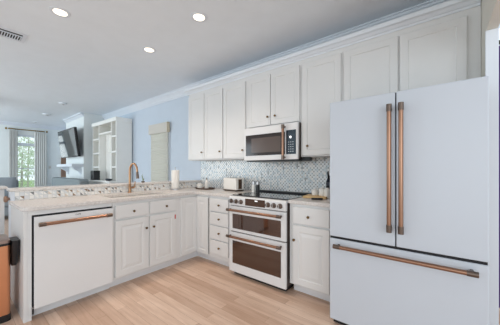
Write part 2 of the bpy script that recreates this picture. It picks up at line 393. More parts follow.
# sink
sk = thing('kitchen_sink', 'undermount white sink set into the countertop in front of the faucet', 'sink', (-2.89, 1.43, CT0))
bm = bmesh.new()
def ringb(x0, x1, y0, y1, z): return [bm.verts.new(p) for p in ((x0+2.89, y0-1.43, z), (x1+2.89, y0-1.43, z), (x1+2.89, y1-1.43, z), (x0+2.89, y1-1.43, z))]
R = [ringb(SX0-0.02, SX1+0.02, SY0-0.02, SY1+0.02, -0.004), ringb(SX0+0.004, SX1-0.004, SY0+0.004, SY1-0.004, -0.004), ringb(SX0+0.02, SX1-0.02, SY0+0.02, SY1-0.02, -0.19)]
for a_, b_ in zip(R, R[1:]):
    for k in range(4): bm.faces.new((a_[k], a_[(k+1) % 4], b_[(k+1) % 4], b_[k]))
bm.faces.new(R[-1]); link('basin', bm, 'ceramic', sk)
bm = bmesh.new(); lathe(bm, [(0.0, -0.186), (0.04, -0.186), (0.042, -0.189), (0.0, -0.189)][1:3]); link('drain', bm, 'steel', sk)

# ------------------------------------------------------------------ cabinets (local frame: x along the run, front faces -y, z up)
def add_knob(parent, x, z, y):
    bm = bmesh.new(); lathe(bm, [(0.006, y), (0.006, y-0.012), (0.012, y-0.016), (0.0135, y-0.022), (0.010, y-0.028), (0.004, y-0.029)], (x, 0, z), 'Y', 14)
    return link('knob', bm, 'knob', parent, smooth=True)
def front(root, kind, x0, x1, z0, z1, knob=None, raised=True):
    bm = bmesh.new()
    if kind == 'drawer':
        panel_bm(bm, x0, x1, z0, z1, -0.001, 0.02, 9)
    else: panel_bm(bm, x0, x1, z0, z1, -0.001, 0.02, 0.058, raised)
    o = link(kind, bm, 'cab', root)
    if knob: add_knob(o, knob[0], knob[1], -0.021)
    return o
def carcass(root, w_, d, z0, z1, kick=None, holes=None):
    t = 0.018
    b = [(0, w_, d-t, d, z0, z1), (0, t, 0.02, d-t, z0, z1), (w_-t, w_, 0.02, d-t, z0, z1), (t, w_-t, 0.02, d-t, z0, z0+t), (t, w_-t, 0.02, d-t, z1-t, z1), (0, w_, 0, 0.02, z0, z1)]
    bx('carcass', b, 'cab', root)
    if kick is not None: bx('toe_kick', (0, w_, kick, kick+0.02, 0, z0), 'kick', root)

BZ0, BZ1 = 0.10, 0.896
FB = -2.605      # face of the peninsula cabinets (towards +x)
FA = 2.115       # face of the range-wall cabinets (towards -y)
# peninsula run: rotate so local -y points to world +x
def cabB(name, label, cat, y0): return thing(name, label, cat, (FB, y0, 0), PI/2, 'white base cabinets')
sb = cabB('base_cabinet', 'white sink base cabinet with two drawer fronts above two doors, right of dishwasher', 'cabinet', 1.036)
carcass(sb, 0.794, 0.60, BZ0, BZ1, 0.085)
bpy.data.objects.remove([c for c in sb.children if c.name.startswith('carcass')][0])
t = 0.018
bx('carcass', [(0, 0.794, 0.58, 0.598, BZ0, 0.68), (0, t, 0.02, 0.58, BZ0, 0.68), (0.794-t, 0.794, 0.02, 0.58, BZ0, 0.68), (t, 0.794-t, 0.02, 0.58, BZ0, BZ0+t), (0, 0.794, 0, 0.02, BZ0, BZ1)], 'cab', sb)
front(sb, 'drawer', 0.022, 0.372, 0.722, 0.862, (0.205, 0.785))
front(sb, 'drawer', 0.396, 0.738, 0.722, 0.862, (0.598, 0.79))
front(sb, 'door', 0.022, 0.372, 0.122, 0.700, (0.345, 0.575))
dr = front(sb, 'door', 0.396, 0.738, 0.122, 0.700, (0.432, 0.575))
tg = bx('child_lock_tag', (0.718, 0.732, -0.026, -0.0205, 0.615, 0.668), 'red', dr, bevel=0.002); tg['label'] = 'small red tag on the door edge'
# corner cabinet: two leaves meeting at the inside corner
cc = thing('corner_cabinet', 'white inside-corner cabinet with two doors meeting at the corner of the L', 'cabinet', (FB, FA, 0), 0, 'white base cabinets')
b = [(-0.60, 0.0, 0.0, 0.575, BZ0, BZ1)]
bx('carcass', [(-0.595, 0.0, -0.283, 0.575, BZ0, BZ1), (0.0, 0.262, 0.0, 0.575, BZ0, BZ1)], 'cab', cc)
bx('toe_kick', [(-0.105, -0.085, -0.283, 0.105, 0, BZ0), (-0.085, 0.262, 0.085, 0.105, 0, BZ0)], 'kick', cc)
bm = bmesh.new(); panel_bm(bm, -0.262, -0.003, 0.122, 0.862, -0.001, 0.02, 0.048)
bmesh.ops.rotate(bm, verts=bm.verts[:], cent=(0, 0, 0), matrix=Matrix.Rotation(PI/2, 3, 'Z')); link('door', bm, 'cab', cc)
bm = bmesh.new(); panel_bm(bm, 0.022, 0.248, 0.122, 0.862, -0.001, 0.02, 0.045); link('door', bm, 'cab', cc)
bx('hinge_gap', (0.2485, 0.2535, -0.004, -0.0005, 0.122, 0.866), 'gap', cc)
# drawer stack left of the range
ds = thing('drawer_cabinet', 'narrow white four-drawer base cabinet left of the range', 'cabinet', (-2.340, FA, 0), 0, 'white base cabinets')
carcass(ds, 0.402, 0.57, BZ0, BZ1, 0.085)
for z0, z1 in ((0.70, 0.862), (0.527, 0.688), (0.345, 0.515), (0.160, 0.333)):
    front(ds, 'drawer', 0.02, 0.352, z0, z1, (0.205, (z0+z1)/2+0.003))
# cabinet right of the range
rb = thing('base_cabinet', 'white base cabinet with one drawer over one door, between range and refrigerator', 'cabinet', (-1.160, FA, 0), 0, 'white base cabinets')
carcass(rb, 0.462, 0.57, BZ0, BZ1, 0.085)
front(rb, 'drawer', 0.04, 0.405, 0.708, 0.868, (0.21, 0.785))
front(rb, 'door', 0.04, 0.405, 0.118, 0.688, (0.062, 0.548))
# peninsula end panel
ep = thing('peninsula_end_panel', 'white end panel at the near end of the peninsula, left of the dishwasher', 'panel', (-2.9, 0.395, 0))
bx('panel', (-3.222+2.9, FB+2.9, -0.022, 0.0, 0, 0.896), 'cab', ep)
bx('stile', (FB+2.9-0.02, FB+2.9, 0.001, 0.027, 0, 0.896), 'cab', ep)
bx('filler_rail', (FB+2.9-0.02, FB+2.9, 0.0275, 0.638, 0.857, 0.896), 'cab', ep)

# ------------------------------------------------------------------ dishwasher
def bar_handle(parent, p0, p1, r, off, cap=0.045, m='copper', name='handle'):
    """bar from p0 to p1 standing off along vector off, with bronze end caps and posts"""
    p0, p1, off = Vector(p0), Vector(p1), Vector(off); d = (p1-p0).normalized()
    bm = bmesh.new(); tube(bm, [p0+d*cap*0.6, p1-d*cap*0.6], r, 16); h = link(name, bm, m, parent, smooth=True)
    for e, s in ((p0, 1), (p1, -1)):
        bm = bmesh.new(); tube(bm, [e, e+d*s*cap], r*1.18, 16)
        tube(bm, [e+d*s*cap*0.5, e+d*s*cap*0.5-off], r*0.75, 10); link('end_cap', bm, 'bronzecap', h, smooth=True)
    return h
dw = thing('dishwasher', 'white dishwasher with a copper bar handle, at the left end of the peninsula', 'dishwasher', (-2.60, 0.424, 0), PI/2)
bx('tub', (0.004, 0.602, 0.0, 0.56, 0.1, 0.852), 'gap', dw)
bx('door_panel', (0.010, 0.604, -0.028, -0.002, 0.095, 0.843), 'appl', dw, bevel=0.003)
bar_handle(dw, (0.030, -0.072, 0.784), (0.580, -0.072, 0.784), 0.0145, (0, -0.045, 0))
bx('toe_kick', (0.0, 0.61, 0.075, 0.095, 0, 0.094), 'kick', dw)
bx('vent_tab', (-0.001, 0.009, -0.012, 0.0, 0.05, 0.092), 'gap', dw)
def text(name, s, size, loc, rot, m, parent, ext=0.0006):
    cu = bpy.data.curves.new(name, 'FONT'); cu.body = s; cu.size = size; cu.extrude = ext; cu.align_x = 'CENTER'; cu.align_y = 'CENTER'
    tmp = bpy.data.objects.new(name, cu); C.objects.link(tmp)
    dg = bpy.context.evaluated_depsgraph_get(); me = bpy.data.meshes.new_from_object(tmp.evaluated_get(dg))
    bpy.data.objects.remove(tmp)
    o = bpy.data.objects.new(name, me); C.objects.link(o); me.materials.clear(); me.materials.append(M[m]); o.parent = parent
    o.location = loc; o.rotation_euler = rot; return o
text('logo', 'CAFE', 0.018, (0.31, -0.0288, 0.826), (PI/2, 0, 0), 'bronzecap', dw)

# ------------------------------------------------------------------ range
RX0, RX1 = -1.930, -1.171
rg = thing('kitchen_range', 'white slide-in double-oven range with copper handles and black glass top', 'range', ((RX0+RX1)/2, 2.08, 0))
W2 = (RX1-RX0)/2
bx('body', (-W2+0.004, W2-0.004, 0.0, 0.615, 0.06, 0.90), 'dsteel', rg)
bx('foot_rail', (-W2+0.03, W2-0.03, 0.03, 0.55, 0.0, 0.06), 'black', rg)
bm = bmesh.new()
prism(bm, [(-W2, -0.028, 0.818), (-W2, -0.032, 0.905), (-W2, -0.02, 0.921), (-W2, 0.03, 0.921), (-W2, 0.03, 0.901), (-W2, -0.0005, 0.9), (-W2, -0.0005, 0.818)], (0, 0, 0), (2*W2, 0, 0))
cp = link('control_panel', bm, 'appl', rg)
for px_ in (-1.892, -1.818, -1.744, -1.378, -1.306, -1.232):
    bm = bmesh.new(); x = px_+(-RX0-RX1)/2
    lathe(bm, [(0.026, -0.031), (0.026, -0.037), (0.021, -0.040), (0.020, -0.058), (0.017, -0.061), (0.002, -0.061)], (x, 0, 0.866), 'Y', 20)
    k = link('control_knob', bm, 'bronzecap', rg, smooth=True)
    bx('grip', (x-0.004, x+0.004, -0.068, -0.0605, 0.849, 0.883), 'steel', k, bevel=0.002)
dp = bx('display', (-0.133, 0.133, -0.0335, -0.0305, 0.832, 0.908), 'disp', rg)
bx('clock_mark', (0.02-0.018, 0.02+0.018, -0.0345, -0.0336, 0.886, 0.897), 'icon', dp)
for (z0, z1, wz0_, wz1_, hz) in ((0.517, 0.808, 0.552, 0.720, 0.768), (0.048, 0.506, 0.150, 0.410, 0.463)):
    d_ = bx('oven_door', (-W2, W2, -0.028, -0.001, z0, z1), 'appl', rg, bevel=0.004)
    bx('window', (-0.325, 0.325, -0.0310, -0.0285, wz0_, wz1_), 'oven_glass', d_)
    bar_handle(d_, (-W2+0.005, -0.078, hz), (W2-0.03, -0.078, hz), 0.0135, (0, -0.048, 0))
ck = bx('cooktop', (-W2, W2, 0.031, 0.622, 0.9225, 0.934), 'glass_b', rg, bevel=0.002)
bx('vent_trim', (-W2+0.02, W2+0.0, 0.535, 0.615, 0.9345, 0.951), 'black', ck, bevel=0.004)
for cx_, cy_, r_ in ((-0.2, 0.18, 0.10), (0.2, 0.18, 0.11), (-0.2, 0.40, 0.08), (0.2, 0.40, 0.08)):
    bm = bmesh.new(); lathe(bm, [(r_, 0.9342), (r_-0.004, 0.9343)], (cx_, cy_, 0), 'Z', 32); bm.faces.ensure_lookup_table()
    for f in [f for f in bm.faces if len(f.verts) > 4]: bm.faces.remove(f)
    link('burner_ring', bm, 'dsteel', ck)

# ------------------------------------------------------------------ upper cabinets (face plane y = 2.40)
UF = 2.402
UG = 'white wall cabinets'
def upper(label, x0, x1, z0, fronts, z1=2.43, name='wall_cabinet'):
    u = thing(name, label, 'cabinet', (x0, UF, z0), 0, UG)
    b_ = thing  # (parts in local coords)
    w_ = x1-x0; h = z1-z0; t = 0.018
    bx('carcass', [(0.0005, w_-0.0005, 0, 0.302, 0, h)], 'cab', u)
    for a0, a1, k in fronts:
        front(u, 'door', a0-x0, a1-x0, 0.012, 2.376-z0, (k[0]-x0, k[1]-z0) if k else None, False)
    return u
upper('white wall cabinet with two tall doors at the left end, above the tray', -3.145, -2.366, 1.372, [(-3.137, -2.765, (-2.80, 1.49)), (-2.753, -2.374, (-2.415, 1.487))])
upper('single-door white wall cabinet left of the microwave, above the toaster', -2.366, -1.945, 1.372, [(-2.356, -1.962, (-1.993, 1.484))])
upper('short white two-door wall cabinet directly above the microwave', -1.945, -1.180, 1.752, [(-1.915, -1.575, (-1.60, 1.862)), (-1.565, -1.190, (-1.495, 1.862))])
upper('single-door white wall cabinet between the microwave and the refrigerator', -1.180, -0.730, 1.372, [(-1.160, -0.745, (-1.088, 1.483))])
upper('white two-door cabinet above the refrigerator', -0.730, 0.2485, 1.800, [(-0.718, -0.268, None), (-0.254, 0.172, None)])
# cabinet crown
bm = bmesh.new()
pr = [(UF+0.10, 2.432), (UF-0.006, 2.4305), (UF-0.012, 2.445), (UF-0.022, 2.449), (UF-0.040, 2.468), (UF-0.058, 2.474), (UF-0.062, 2.496), (UF-0.066, 2.505), (UF-0.05, 2.510), (UF+0.10, 2.510)]
prism(bm, [(0, a, b) for a, b in pr], (-3.205, 0, 0), (0.245, 0, 0))
pr2 = [(-3.144, 2.432), (-3.152, 2.4305), (-3.158, 2.445), (-3.168, 2.449), (-3.186, 2.468), (-3.204, 2.474), (-3.208, 2.496), (-3.205, 2.510), (-3.144, 2.510)]
prism(bm, [(a, 0, b) for a, b in pr2], (0, UF+0.1, 0), (0, 2.70, 0))
tag(link('cabinet_crown', bm, 'trim'), 'long white crown moulding running along the top of the wall cabinets', 'moulding')

# ------------------------------------------------------------------ microwave
mw = thing('microwave', 'white over-the-range microwave with a copper handle', 'microwave', (-1.5615, 2.37, 1.338))
MW = 0.377
bx('body', (-MW+0.004, MW-0.001, 0.0, 0.333, 0.006, 0.411), 'dsteel', mw)
bx('underside', (-MW+0.01, MW-0.01, 0.004, 0.32, -0.008, 0.005), 'black', mw)
dm = bx('door', (-MW, MW, -0.035, -0.001, 0.006, 0.408), 'appl', mw, bevel=0.004)
bx('window', (-0.345, 0.218, -0.0385, -0.0355, 0.064, 0.318), 'mw_glass', dm)
wi_ = [c for c in dm.children][0]
bx('window_screen', (-0.255, 0.165, -0.0392, -0.0387, 0.098, 0.275), 'mw_mesh', wi_)
cp_ = bx('control_panel', (0.236, 0.355, -0.0385, -0.0355, 0.064, 0.330), 'mw_ctrl', dm)
bm = bmesh.new(); lathe(bm, [(0.014, -0.0387), (0.014, -0.0397), (0.002, -0.0399)], (0.29, 0, 0.252), 'Y', 18); link('clock_dial', bm, 'icon', cp_)
for r_ in range(5):
    for c_ in range(3):
        bx('touch_key', (0.262+c_*0.026, 0.274+c_*0.026, -0.0392, -0.0387, 0.09+r_*0.026, 0.097+r_*0.026), 'steel', cp_)
bar_handle(dm, (0.216, -0.078, 0.006), (0.216, -0.078, 0.392), 0.015, (0, -0.045, 0))
bx('vent_strip', (MW+0.004, MW+0.095, -0.0+0.05, 0.12, -0.008, 0.028), 'black', mw)

# ------------------------------------------------------------------ refrigerator
FX0, FX1 = -0.678, 0.228
fr = thing('refrigerator', 'large white french-door refrigerator with long copper handles', 'refrigerator', ((FX0+FX1)/2, 1.95, 0))
FW = (FX1-FX0)/2
bx('body', (-FW+0.006, FW-0.004, 0.0, 0.74, 0.03, 1.748), 'dsteel', fr)
bx('base_grille', (-FW+0.02, FW-0.02, -0.03, 0.05, 0.012, 0.05), 'black', fr)
for s in (-1, 1):
    x0, x1 = (-FW, -0.0035) if s < 0 else (0.0035, FW)
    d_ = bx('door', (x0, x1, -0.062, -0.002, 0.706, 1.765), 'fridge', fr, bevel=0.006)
    xh = -0.032 if s < 0 else 0.036
    bar_handle(d_, (xh, -0.118, 0.81), (xh, -0.118, 1.672), 0.0140, (0, -0.055, 0), cap=0.05)
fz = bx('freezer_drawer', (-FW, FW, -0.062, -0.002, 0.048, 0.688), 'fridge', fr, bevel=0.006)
bar_handle(fz, (-0.405, -0.118, 0.643), (0.405, -0.118, 0.643), 0.0140, (0, -0.055, 0), cap=0.05)
bx('gasket', [(-FW+0.004, FW-0.004, -0.05, -0.003, 0.688, 0.706), (-0.0035, 0.0035, -0.05, -0.003, 0.706, 1.76)], 'gap', fr)
bx('hinge_cover', [(-FW+0.02, -FW+0.10, -0.05, 0.08, 1.749, 1.764)], 'dsteel', fr)

# ------------------------------------------------------------------ faucet
fc = thing('faucet', 'tall copper gooseneck faucet standing behind the sink', 'faucet', (-3.150, 1.465, 0.93))
bm = bmesh.new(); lathe(bm, [(0.026, 0.0), (0.026, 0.006), (0.018, 0.012), (0.016, 0.10), (0.0125, 0.105)], seg=20); link('base', bm, 'gold', fc, smooth=True)
D = Vector((0.97, 0.25, 0)).normalized()
pts = [Vector((0, 0, 0.10)), Vector((0, 0, 0.28))]
for k in range(1, 13):
    a = PI*k/13.0
    pts.append(Vector((0, 0, 0.28)) + D*(0.066*(1-math.cos(a))) + Vector((0, 0, 0.098*math.sin(a))))
pts.append(Vector((0, 0, 0.27))+D*0.133)
bm = bmesh.new(); tube(bm, pts, 0.0125, 14); link('spout', bm, 'gold', fc, smooth=True)
bm = bmesh.new(); tube(bm, [Vector((0, 0, 0.272))+D*0.133, Vector((0, 0, 0.185))+D*0.142], [0.015, 0.019], 16); link('spray_head', bm, 'bronzecap', fc, smooth=True)
bm = bmesh.new(); tube(bm, [(0, 0, 0.06), (0.01, 0.05, 0.066), (0.012, 0.058, 0.075), (0.012, 0.064, 0.145)], [0.011, 0.010, 0.008, 0.006], 12); link('lever', bm, 'gold', fc, smooth=True)

# ------------------------------------------------------------------ things on the counter
pt = thing('paper_towel_holder', 'white paper towel roll upright on a holder in the counter corner', 'paper towels', (-3.09, 2.11, 0.931))
bm = bmesh.new(); lathe(bm, [(0.075, 0), (0.075, 0.01), (0.01, 0.013)], seg=28); link('base', bm, 'steel', pt, smooth=True)
bm = bmesh.new(); tube(bm, [(0, 0, 0.01), (0, 0, 0.315)], 0.006); lathe(bm, [(0.002, 0.312), (0.012, 0.318), (0.012, 0.328), (0.002, 0.334)], seg=14); link('rod', bm, 'steel', pt, smooth=True)
bm = bmesh.new(); lathe(bm, [(0.02, 0.014), (0.056, 0.014), (0.058, 0.02), (0.058, 0.284), (0.056, 0.29), (0.02, 0.29)], seg=32); link('roll', bm, 'paper', pt, smooth=True)
tr = thing('serving_tray', 'oval dark bronze tray on the counter below the left wall cabinet', 'tray', (-2.83, 2.46, 0.931))
bm = bmesh.new(); lathe(bm, [(0.10, 0.0), (0.175, 0.0), (0.19, 0.018), (0.186, 0.018), (0.172, 0.005), (0.10, 0.004)], seg=40, sy=0.62); link('dish', bm, 'bronze', tr, smooth=True)
jar = thing('sugar_jar', 'squat white lidded jar at the left of the bronze tray', 'jar', (-2.93, 2.45, 0.937))
bm = bmesh.new(); lathe(bm, [(0.02, 0), (0.040, 0.0), (0.045, 0.01), (0.045, 0.055), (0.042, 0.06)], seg=24); link('body', bm, 'ceramic', jar, smooth=True)
bm = bmesh.new(); lathe(bm, [(0.043, 0.061), (0.040, 0.070), (0.012, 0.073), (0.010, 0.083), (0.002, 0.085)], seg=24); link('lid', bm, 'ceramic', jar, smooth=True)
bt = thing('soap_bottle', 'slim pale bottle with a dark pump on the bronze tray', 'bottle', (-2.80, 2.47, 0.937))
bm = bmesh.new(); lathe(bm, [(0.015, 0), (0.030, 0.0), (0.032, 0.006), (0.032, 0.105), (0.014, 0.125), (0.012, 0.14)], seg=20); link('body', bm, 'ceramic', bt, smooth=True)
bm = bmesh.new(); lathe(bm, [(0.013, 0.141), (0.013, 0.152), (0.004, 0.154), (0.004, 0.175), (0.002, 0.176)], seg=14); tube(bm, [(0, 0, 0.172), (0.035, -0.02, 0.170)], 0.004, 8); link('pump', bm, 'bronze', bt, smooth=True)
ts = thing('toaster', 'white two-slot toaster with a copper-brown base, under the wall cabinets', 'toaster', (-2.27, 2.50, 0.931), -0.12)
bx('base', (-0.135, 0.135, -0.075, 0.075, 0.004, 0.0165), 'bronze', ts, bevel=0.003)
bx('foot', (-0.12, -0.10, -0.06, 0.06, 0, 0.0035), 'black', ts); bx('foot', (0.10, 0.12, -0.06, 0.06, 0, 0.0035), 'black', ts)
bx('body', (-0.138, 0.138, -0.078, 0.078, 0.017, 0.182), 'ceramic', ts, bevel=0.016)
bx('bread_slot', (-0.10, 0.10, -0.04, -0.016, 0.1823, 0.184), 'black', ts)
bx('bread_slot', (-0.10, 0.10, 0.016, 0.04, 0.1823, 0.184), 'black', ts)
cpn = bx('end_panel', (0.1385, 0.142, -0.03, 0.03, 0.03, 0.165), 'bronze', ts)
bx('lever', (0.1425, 0.165, -0.015, 0.015, 0.115, 0.130), 'bronze', cpn, bevel=0.003)
bm = bmesh.new(); lathe(bm, [(0.014, 0.1425), (0.014, 0.158), (0.002, 0.159)], (0, 0, 0.055), 'X', 14); link('dial', bm, 'bronze', cpn, smooth=True)
def shaker(name, label, x, y, body):
    s = thing(name, label, 'shaker', (x, y, 0.935), 0, 'salt and pepper mills')
    bm = bmesh.new(); lathe(bm, [(0.010, 0), (0.025, 0.0), (0.025, 0.10)], seg=22); link('body', bm, body, s, smooth=True)
    bm = bmesh.new(); lathe(bm, [(0.0245, 0.101), (0.0245, 0.140), (0.019, 0.146), (0.003, 0.147)], seg=22); link('cap', bm, 'steel', s, smooth=True)
shaker('salt_mill', 'silver and white mill nearer the toaster, at the left rear of the cooktop', -1.893, 2.475, 'ceramic')
shaker('pepper_mill', 'dark-bodied silver-topped mill right of the white mill on the cooktop', -1.832, 2.485, 'black')
# right of the range
cb_ = thing('cutting_board', 'pale wooden cutting board lying on the counter right of the range', 'cutting board', (-1.02, 2.44, 0.931), 0.15)
bx('board', (-0.12, 0.12, -0.10, 0.12, 0.0, 0.022), 'wood', cb_, bevel=0.005)
def jarw(label, x, y, r, h):
    j = thing('canister', label, 'canister', (x, y, 0.954), 0, 'white canisters')
    bm = bmesh.new(); lathe(bm, [(r*0.5, 0), (r*0.94, 0.0), (r, 0.008), (r, h), (r*0.94, h+0.004)], seg=24); link('body', bm, 'ceramic', j, smooth=True)
    bm = bmesh.new(); lathe(bm, [(r*0.95, h+0.005), (r*0.95, h+0.015), (0.010, h+0.02), (0.009, h+0.028), (0.002, h+0.030)], seg=24); link('lid', bm, 'ceramic', j, smooth=True)
jarw('low white canister at the back left of the cutting board', -1.055, 2.49, 0.038, 0.045)
jarw('taller white canister at the right of the cutting board', -0.968, 2.48, 0.036, 0.06)
kn = thing('kitchen_knife', 'black-handled knife lying at the front edge of the short countertop', 'knife', (-0.975, 2.26, 0.931), 0.5)
bx('handle', (-0.02, 0.09, -0.010, 0.010, 0.0, 0.018), 'black', kn, bevel=0.004)
bm = bmesh.new(); prism(bm, [(-0.021, -0.012, 0.004), (-0.15, 0.006, 0.004), (-0.13, 0.012, 0.004), (-0.021, 0.012, 0.004)], (0, 0, 0), (0, 0, 0.002)); link('blade', bm, 'steel', kn)
kb = thing('knife_block', 'dark knife block against the backsplash beside the refrigerator', 'knife block', (-0.915, 2.63, 0.931), 0.0)
bm = bmesh.new(); prism(bm, [(-0.05, -0.06, 0), (-0.05, 0.06, 0), (-0.05, 0.06, 0.20), (-0.05, 0.01, 0.235), (-0.05, -0.06, 0.16)], (0, 0, 0), (0.10, 0, 0)); link('block', bm, 'bluedark', kb, bevel=0.004)
for i in range(3):
    bm = bmesh.new(); tube(bm, [(-0.03+i*0.03, -0.03, 0.195), (-0.03+i*0.03, -0.055, 0.275)], 0.009, 10); link('knife_handle', bm, 'black', kb, smooth=True)
ub = thing('spray_bottle', 'white bottle standing in front of the dark knife block', 'bottle', (-0.905, 2.45, 0.931))
bm = bmesh.new(); lathe(bm, [(0.015, 0), (0.030, 0), (0.032, 0.008), (0.032, 0.09), (0.013, 0.11)], seg=20); link('body', bm, 'ceramic', ub, smooth=True)
bm = bmesh.new(); lathe(bm, [(0.014, 0.111), (0.014, 0.135), (0.003, 0.137)], seg=16); link('cap', bm, 'black', ub, smooth=True)
# small potted sprig on the ledge
sp = thing('potted_sprig', 'tiny green sprig in a small dark dish on the stone ledge', 'plant', (-3.30, 1.72, 1.048))
bm = bmesh.new(); lathe(bm, [(0.012, 0), (0.02, 0.0), (0.026, 0.016), (0.022, 0.016), (0.010, 0.012)], seg=18); link('dish', bm, 'bronze', sp, smooth=True)
bm = bmesh.new()
for k in range(7):
    a = k*0.9; h = 0.05+0.012*k
    tube(bm, [(0, 0, 0.012), (0.008*math.cos(a), 0.008*math.sin(a), h*0.6), (0.022*math.cos(a), 0.022*math.sin(a), h)], [0.0018, 0.003, 0.0008], 6)
link('leaves', bm, 'sprig', sp, smooth=True)

# ------------------------------------------------------------------ trash can
tc_ = thing('trash_can', 'rose gold step trash can with a black hinge and base, at the peninsula end', 'trash can', (-2.90, 0.186, 0))
def rrect(x0, x1, y0, y1, r, z, n=5):
    pts = arc(x1-r, y0+r, r, -PI/2, 0, n)+arc(x1-r, y1-r, r, 0, PI/2, n)+arc(x0+r, y1-r, r, PI/2, PI, n)+arc(x0+r, y0+r, r, PI, 1.5*PI, n)
    return [(p[0], p[1], z) for p in pts]
def loft(name, rings, m, parent):
    bm = bmesh.new(); rr = [[bm.verts.new(p) for p in r] for r in rings]; n = len(rr[0])
    for a_, b_ in zip(rr, rr[1:]):
        for k in range(n): bm.faces.new((a_[k], a_[(k+1) % n], b_[(k+1) % n], b_[k]))
    bm.faces.new(rr[0]); bm.faces.new(rr[-1]); return link(name, bm, m, parent, smooth=True)
g = (-0.16, 0.16, -0.20, 0.135, 0.03)
loft('base', [rrect(*g, 0.0), rrect(*g, 0.055)], 'black', tc_)
gi = (-0.157, 0.157, -0.197, 0.132, 0.028)
loft('body', [rrect(*gi, 0.056), rrect(*gi, 0.614)], 'can', tc_)
loft('rim', [rrect(*g, 0.615), rrect(*g, 0.632)], 'black', tc_)
loft('lid', [rrect(*gi, 0.633), rrect(*gi, 0.655), rrect(-0.13, 0.13, -0.17, 0.105, 0.04, 0.664)], 'lid', tc_)
hg = loft('hinge_housing', [rrect(0.03, 0.150, 0.136, 0.166, 0.012, 0.44), rrect(0.03, 0.170, 0.136, 0.176, 0.016, 0.47), rrect(0.0, 0.185, 0.136, 0.184, 0.016, 0.648)], 'black', tc_)

kn_ = thing('wooden_knob', 'small round brown wooden knob on the peninsula wall end under the stone ledge', 'knob', (-3.285, 0.3715, 0.944))
bm = bmesh.new(); lathe(bm, [(0.012, 0), (0.012, -0.008), (0.028, -0.016), (0.032, -0.028), (0.024, -0.040), (0.004, -0.043)], axis='Y', seg=20); link('knob', bm, 'brown', kn_, smooth=True)
# ------------------------------------------------------------------ roller shade on the back wall
rs = thing('roller_shade', 'pale woven window shade with a cloth valance on the blue wall', 'shade', (-4.48, 2.70, 2.165))
v_ = bx('valance', (-0.36, 0.325, -0.06, 0.001, -0.20, 0.0), 'valance', rs, bevel=0.006)
bx('valance_end', (0.3255, 0.34, -0.06, 0.001, -0.20, -0.0), 'tan', v_)
bm = bmesh.new(); N = 44
for s in range(2):
    pass
vs0 = []
for k in range(N+1):
    z = -0.201-(1.02)*k/N; off = 0.006*math.sin(k*PI)+0.004*(k % 2)
    vs0.append([bm.verts.new((x, -0.03-off-dy, z)) for x, dy in ((-0.305, 0), (0.315, 0), (0.315, -0.003), (-0.305, -0.003))])
for a_, b_ in zip(vs0, vs0[1:]):
    for k in range(4): bm.faces.new((a_[k], a_[(k+1) % 4], b_[(k+1) % 4], b_[k]))
bm.faces.new(vs0[0]); bm.faces.new(vs0[-1]); link('fabric', bm, 'shade', rs)

# ------------------------------------------------------------------ bookcase
BX0, BX1, BY, BT = -7.115, -5.70, 2.35, 2.425
bc = thing('bookcase', 'tall ivory built-in bookcase with open cubbies beside the fireplace wall', 'bookcase', ((BX0+BX1)/2, 2.53, 0))
ox, oy = (BX0+BX1)/2, 2.53
def bxo(name, a, m, parent=bc, bevel=0.0): return bx(name, a, m, parent, bevel, (ox, oy, 0))
bxo('side_panel', [(BX0, BX0+0.03, BY, 2.70, 0.97, BT-0.09)], 'ivory')
bxo('side_panel', [(BX1-0.03, BX1, BY, 2.70, 0.97, BT-0.09)], 'ivory')
bxo('divider', [(-6.72, -6.69, BY+0.002, 2.679, 0.97, BT-0.09)], 'ivory')
bxo('divider', [(-5.99, -5.96, BY+0.002, 2.679, 0.97, BT-0.09)], 'ivory')
bxo('top', (BX0-0.02, BX1+0.02, BY-0.02, 2.70, BT-0.09, BT), 'ivory', bevel=0.01)
bxo('back_panel', (BX0+0.03, BX1-0.03, 2.68, 2.70, 0.97, BT-0.09), 'tan')
for z in (1.27, 1.62, 1.98):
    bxo('shelf', (BX0+0.031, -6.721, BY+0.01, 2.679, z, z+0.035), 'ivory')
    bxo('shelf', (-5.959, BX1-0.031, BY+0.01, 2.679, z, z+0.035), 'ivory')
bxo('shelf', (-6.689, -5.991, BY+0.01, 2.679, 2.10, 2.135), 'ivory')
nm = bxo('niche_back', (-6.689, -5.991, 2.50, 2.679, 0.971, 2.099), 'ceramic')
bxo('base_cabinet', (BX0, BX1, 2.20, 2.70, 0.0, 0.93), 'ivory')
bxo('counter', (BX0, BX1+0.02, 2.17, 2.70, 0.931, 0.969), 'ivory', bevel=0.004)
hg_ = thing('hanging_towel', 'slender white cloth hanging in the middle niche of the bookcase', 'cloth', (-6.15, 2.40, 2.0985))
bm = bmesh.new()
rings = []
for k in range(10):
    tt = k/9; z = -0.05-0.40*tt; wd = 0.02+0.06*tt
    rings.append([bm.verts.new((wd*math.cos(a)*(1+0.2*math.sin(5*a+k)), 0.4*wd*math.sin(a), z)) for a in [2*PI*j/12 for j in range(12)]])
for a_, b_ in zip(rings, rings[1:]):
    for j in range(12): bm.faces.new((a_[j], a_[(j+1) % 12], b_[(j+1) % 12], b_[j]))
bm.faces.new(rings[0]); bm.faces.new(rings[-1]); link('cloth', bm, 'curtain', hg_, smooth=True)
bm = bmesh.new(); tube(bm, [(0, 0, 0.003), (0, 0, -0.052)], 0.004, 8); link('hook', bm, 'steel', hg_)
spk = thing('speaker', 'black box speaker on the bookcase counter, left of the middle niche', 'speaker', (-6.68, 2.26, 0.970))
bx('cabinet', (-0.10, 0.11, -0.07, 0.07, 0, 0.23), 'black', spk, bevel=0.006)
bm = bmesh.new(); lathe(bm, [(0.05, -0.071), (0.045, -0.075), (0.01, -0.072)], (0, 0, 0.09), 'Y', 20); link('cone', bm, 'gap', spk, smooth=True)
sl = thing('game_controller', 'small dark object lying on the bookcase counter right of the speaker', 'ornament', (-5.93, 2.28, 0.970))
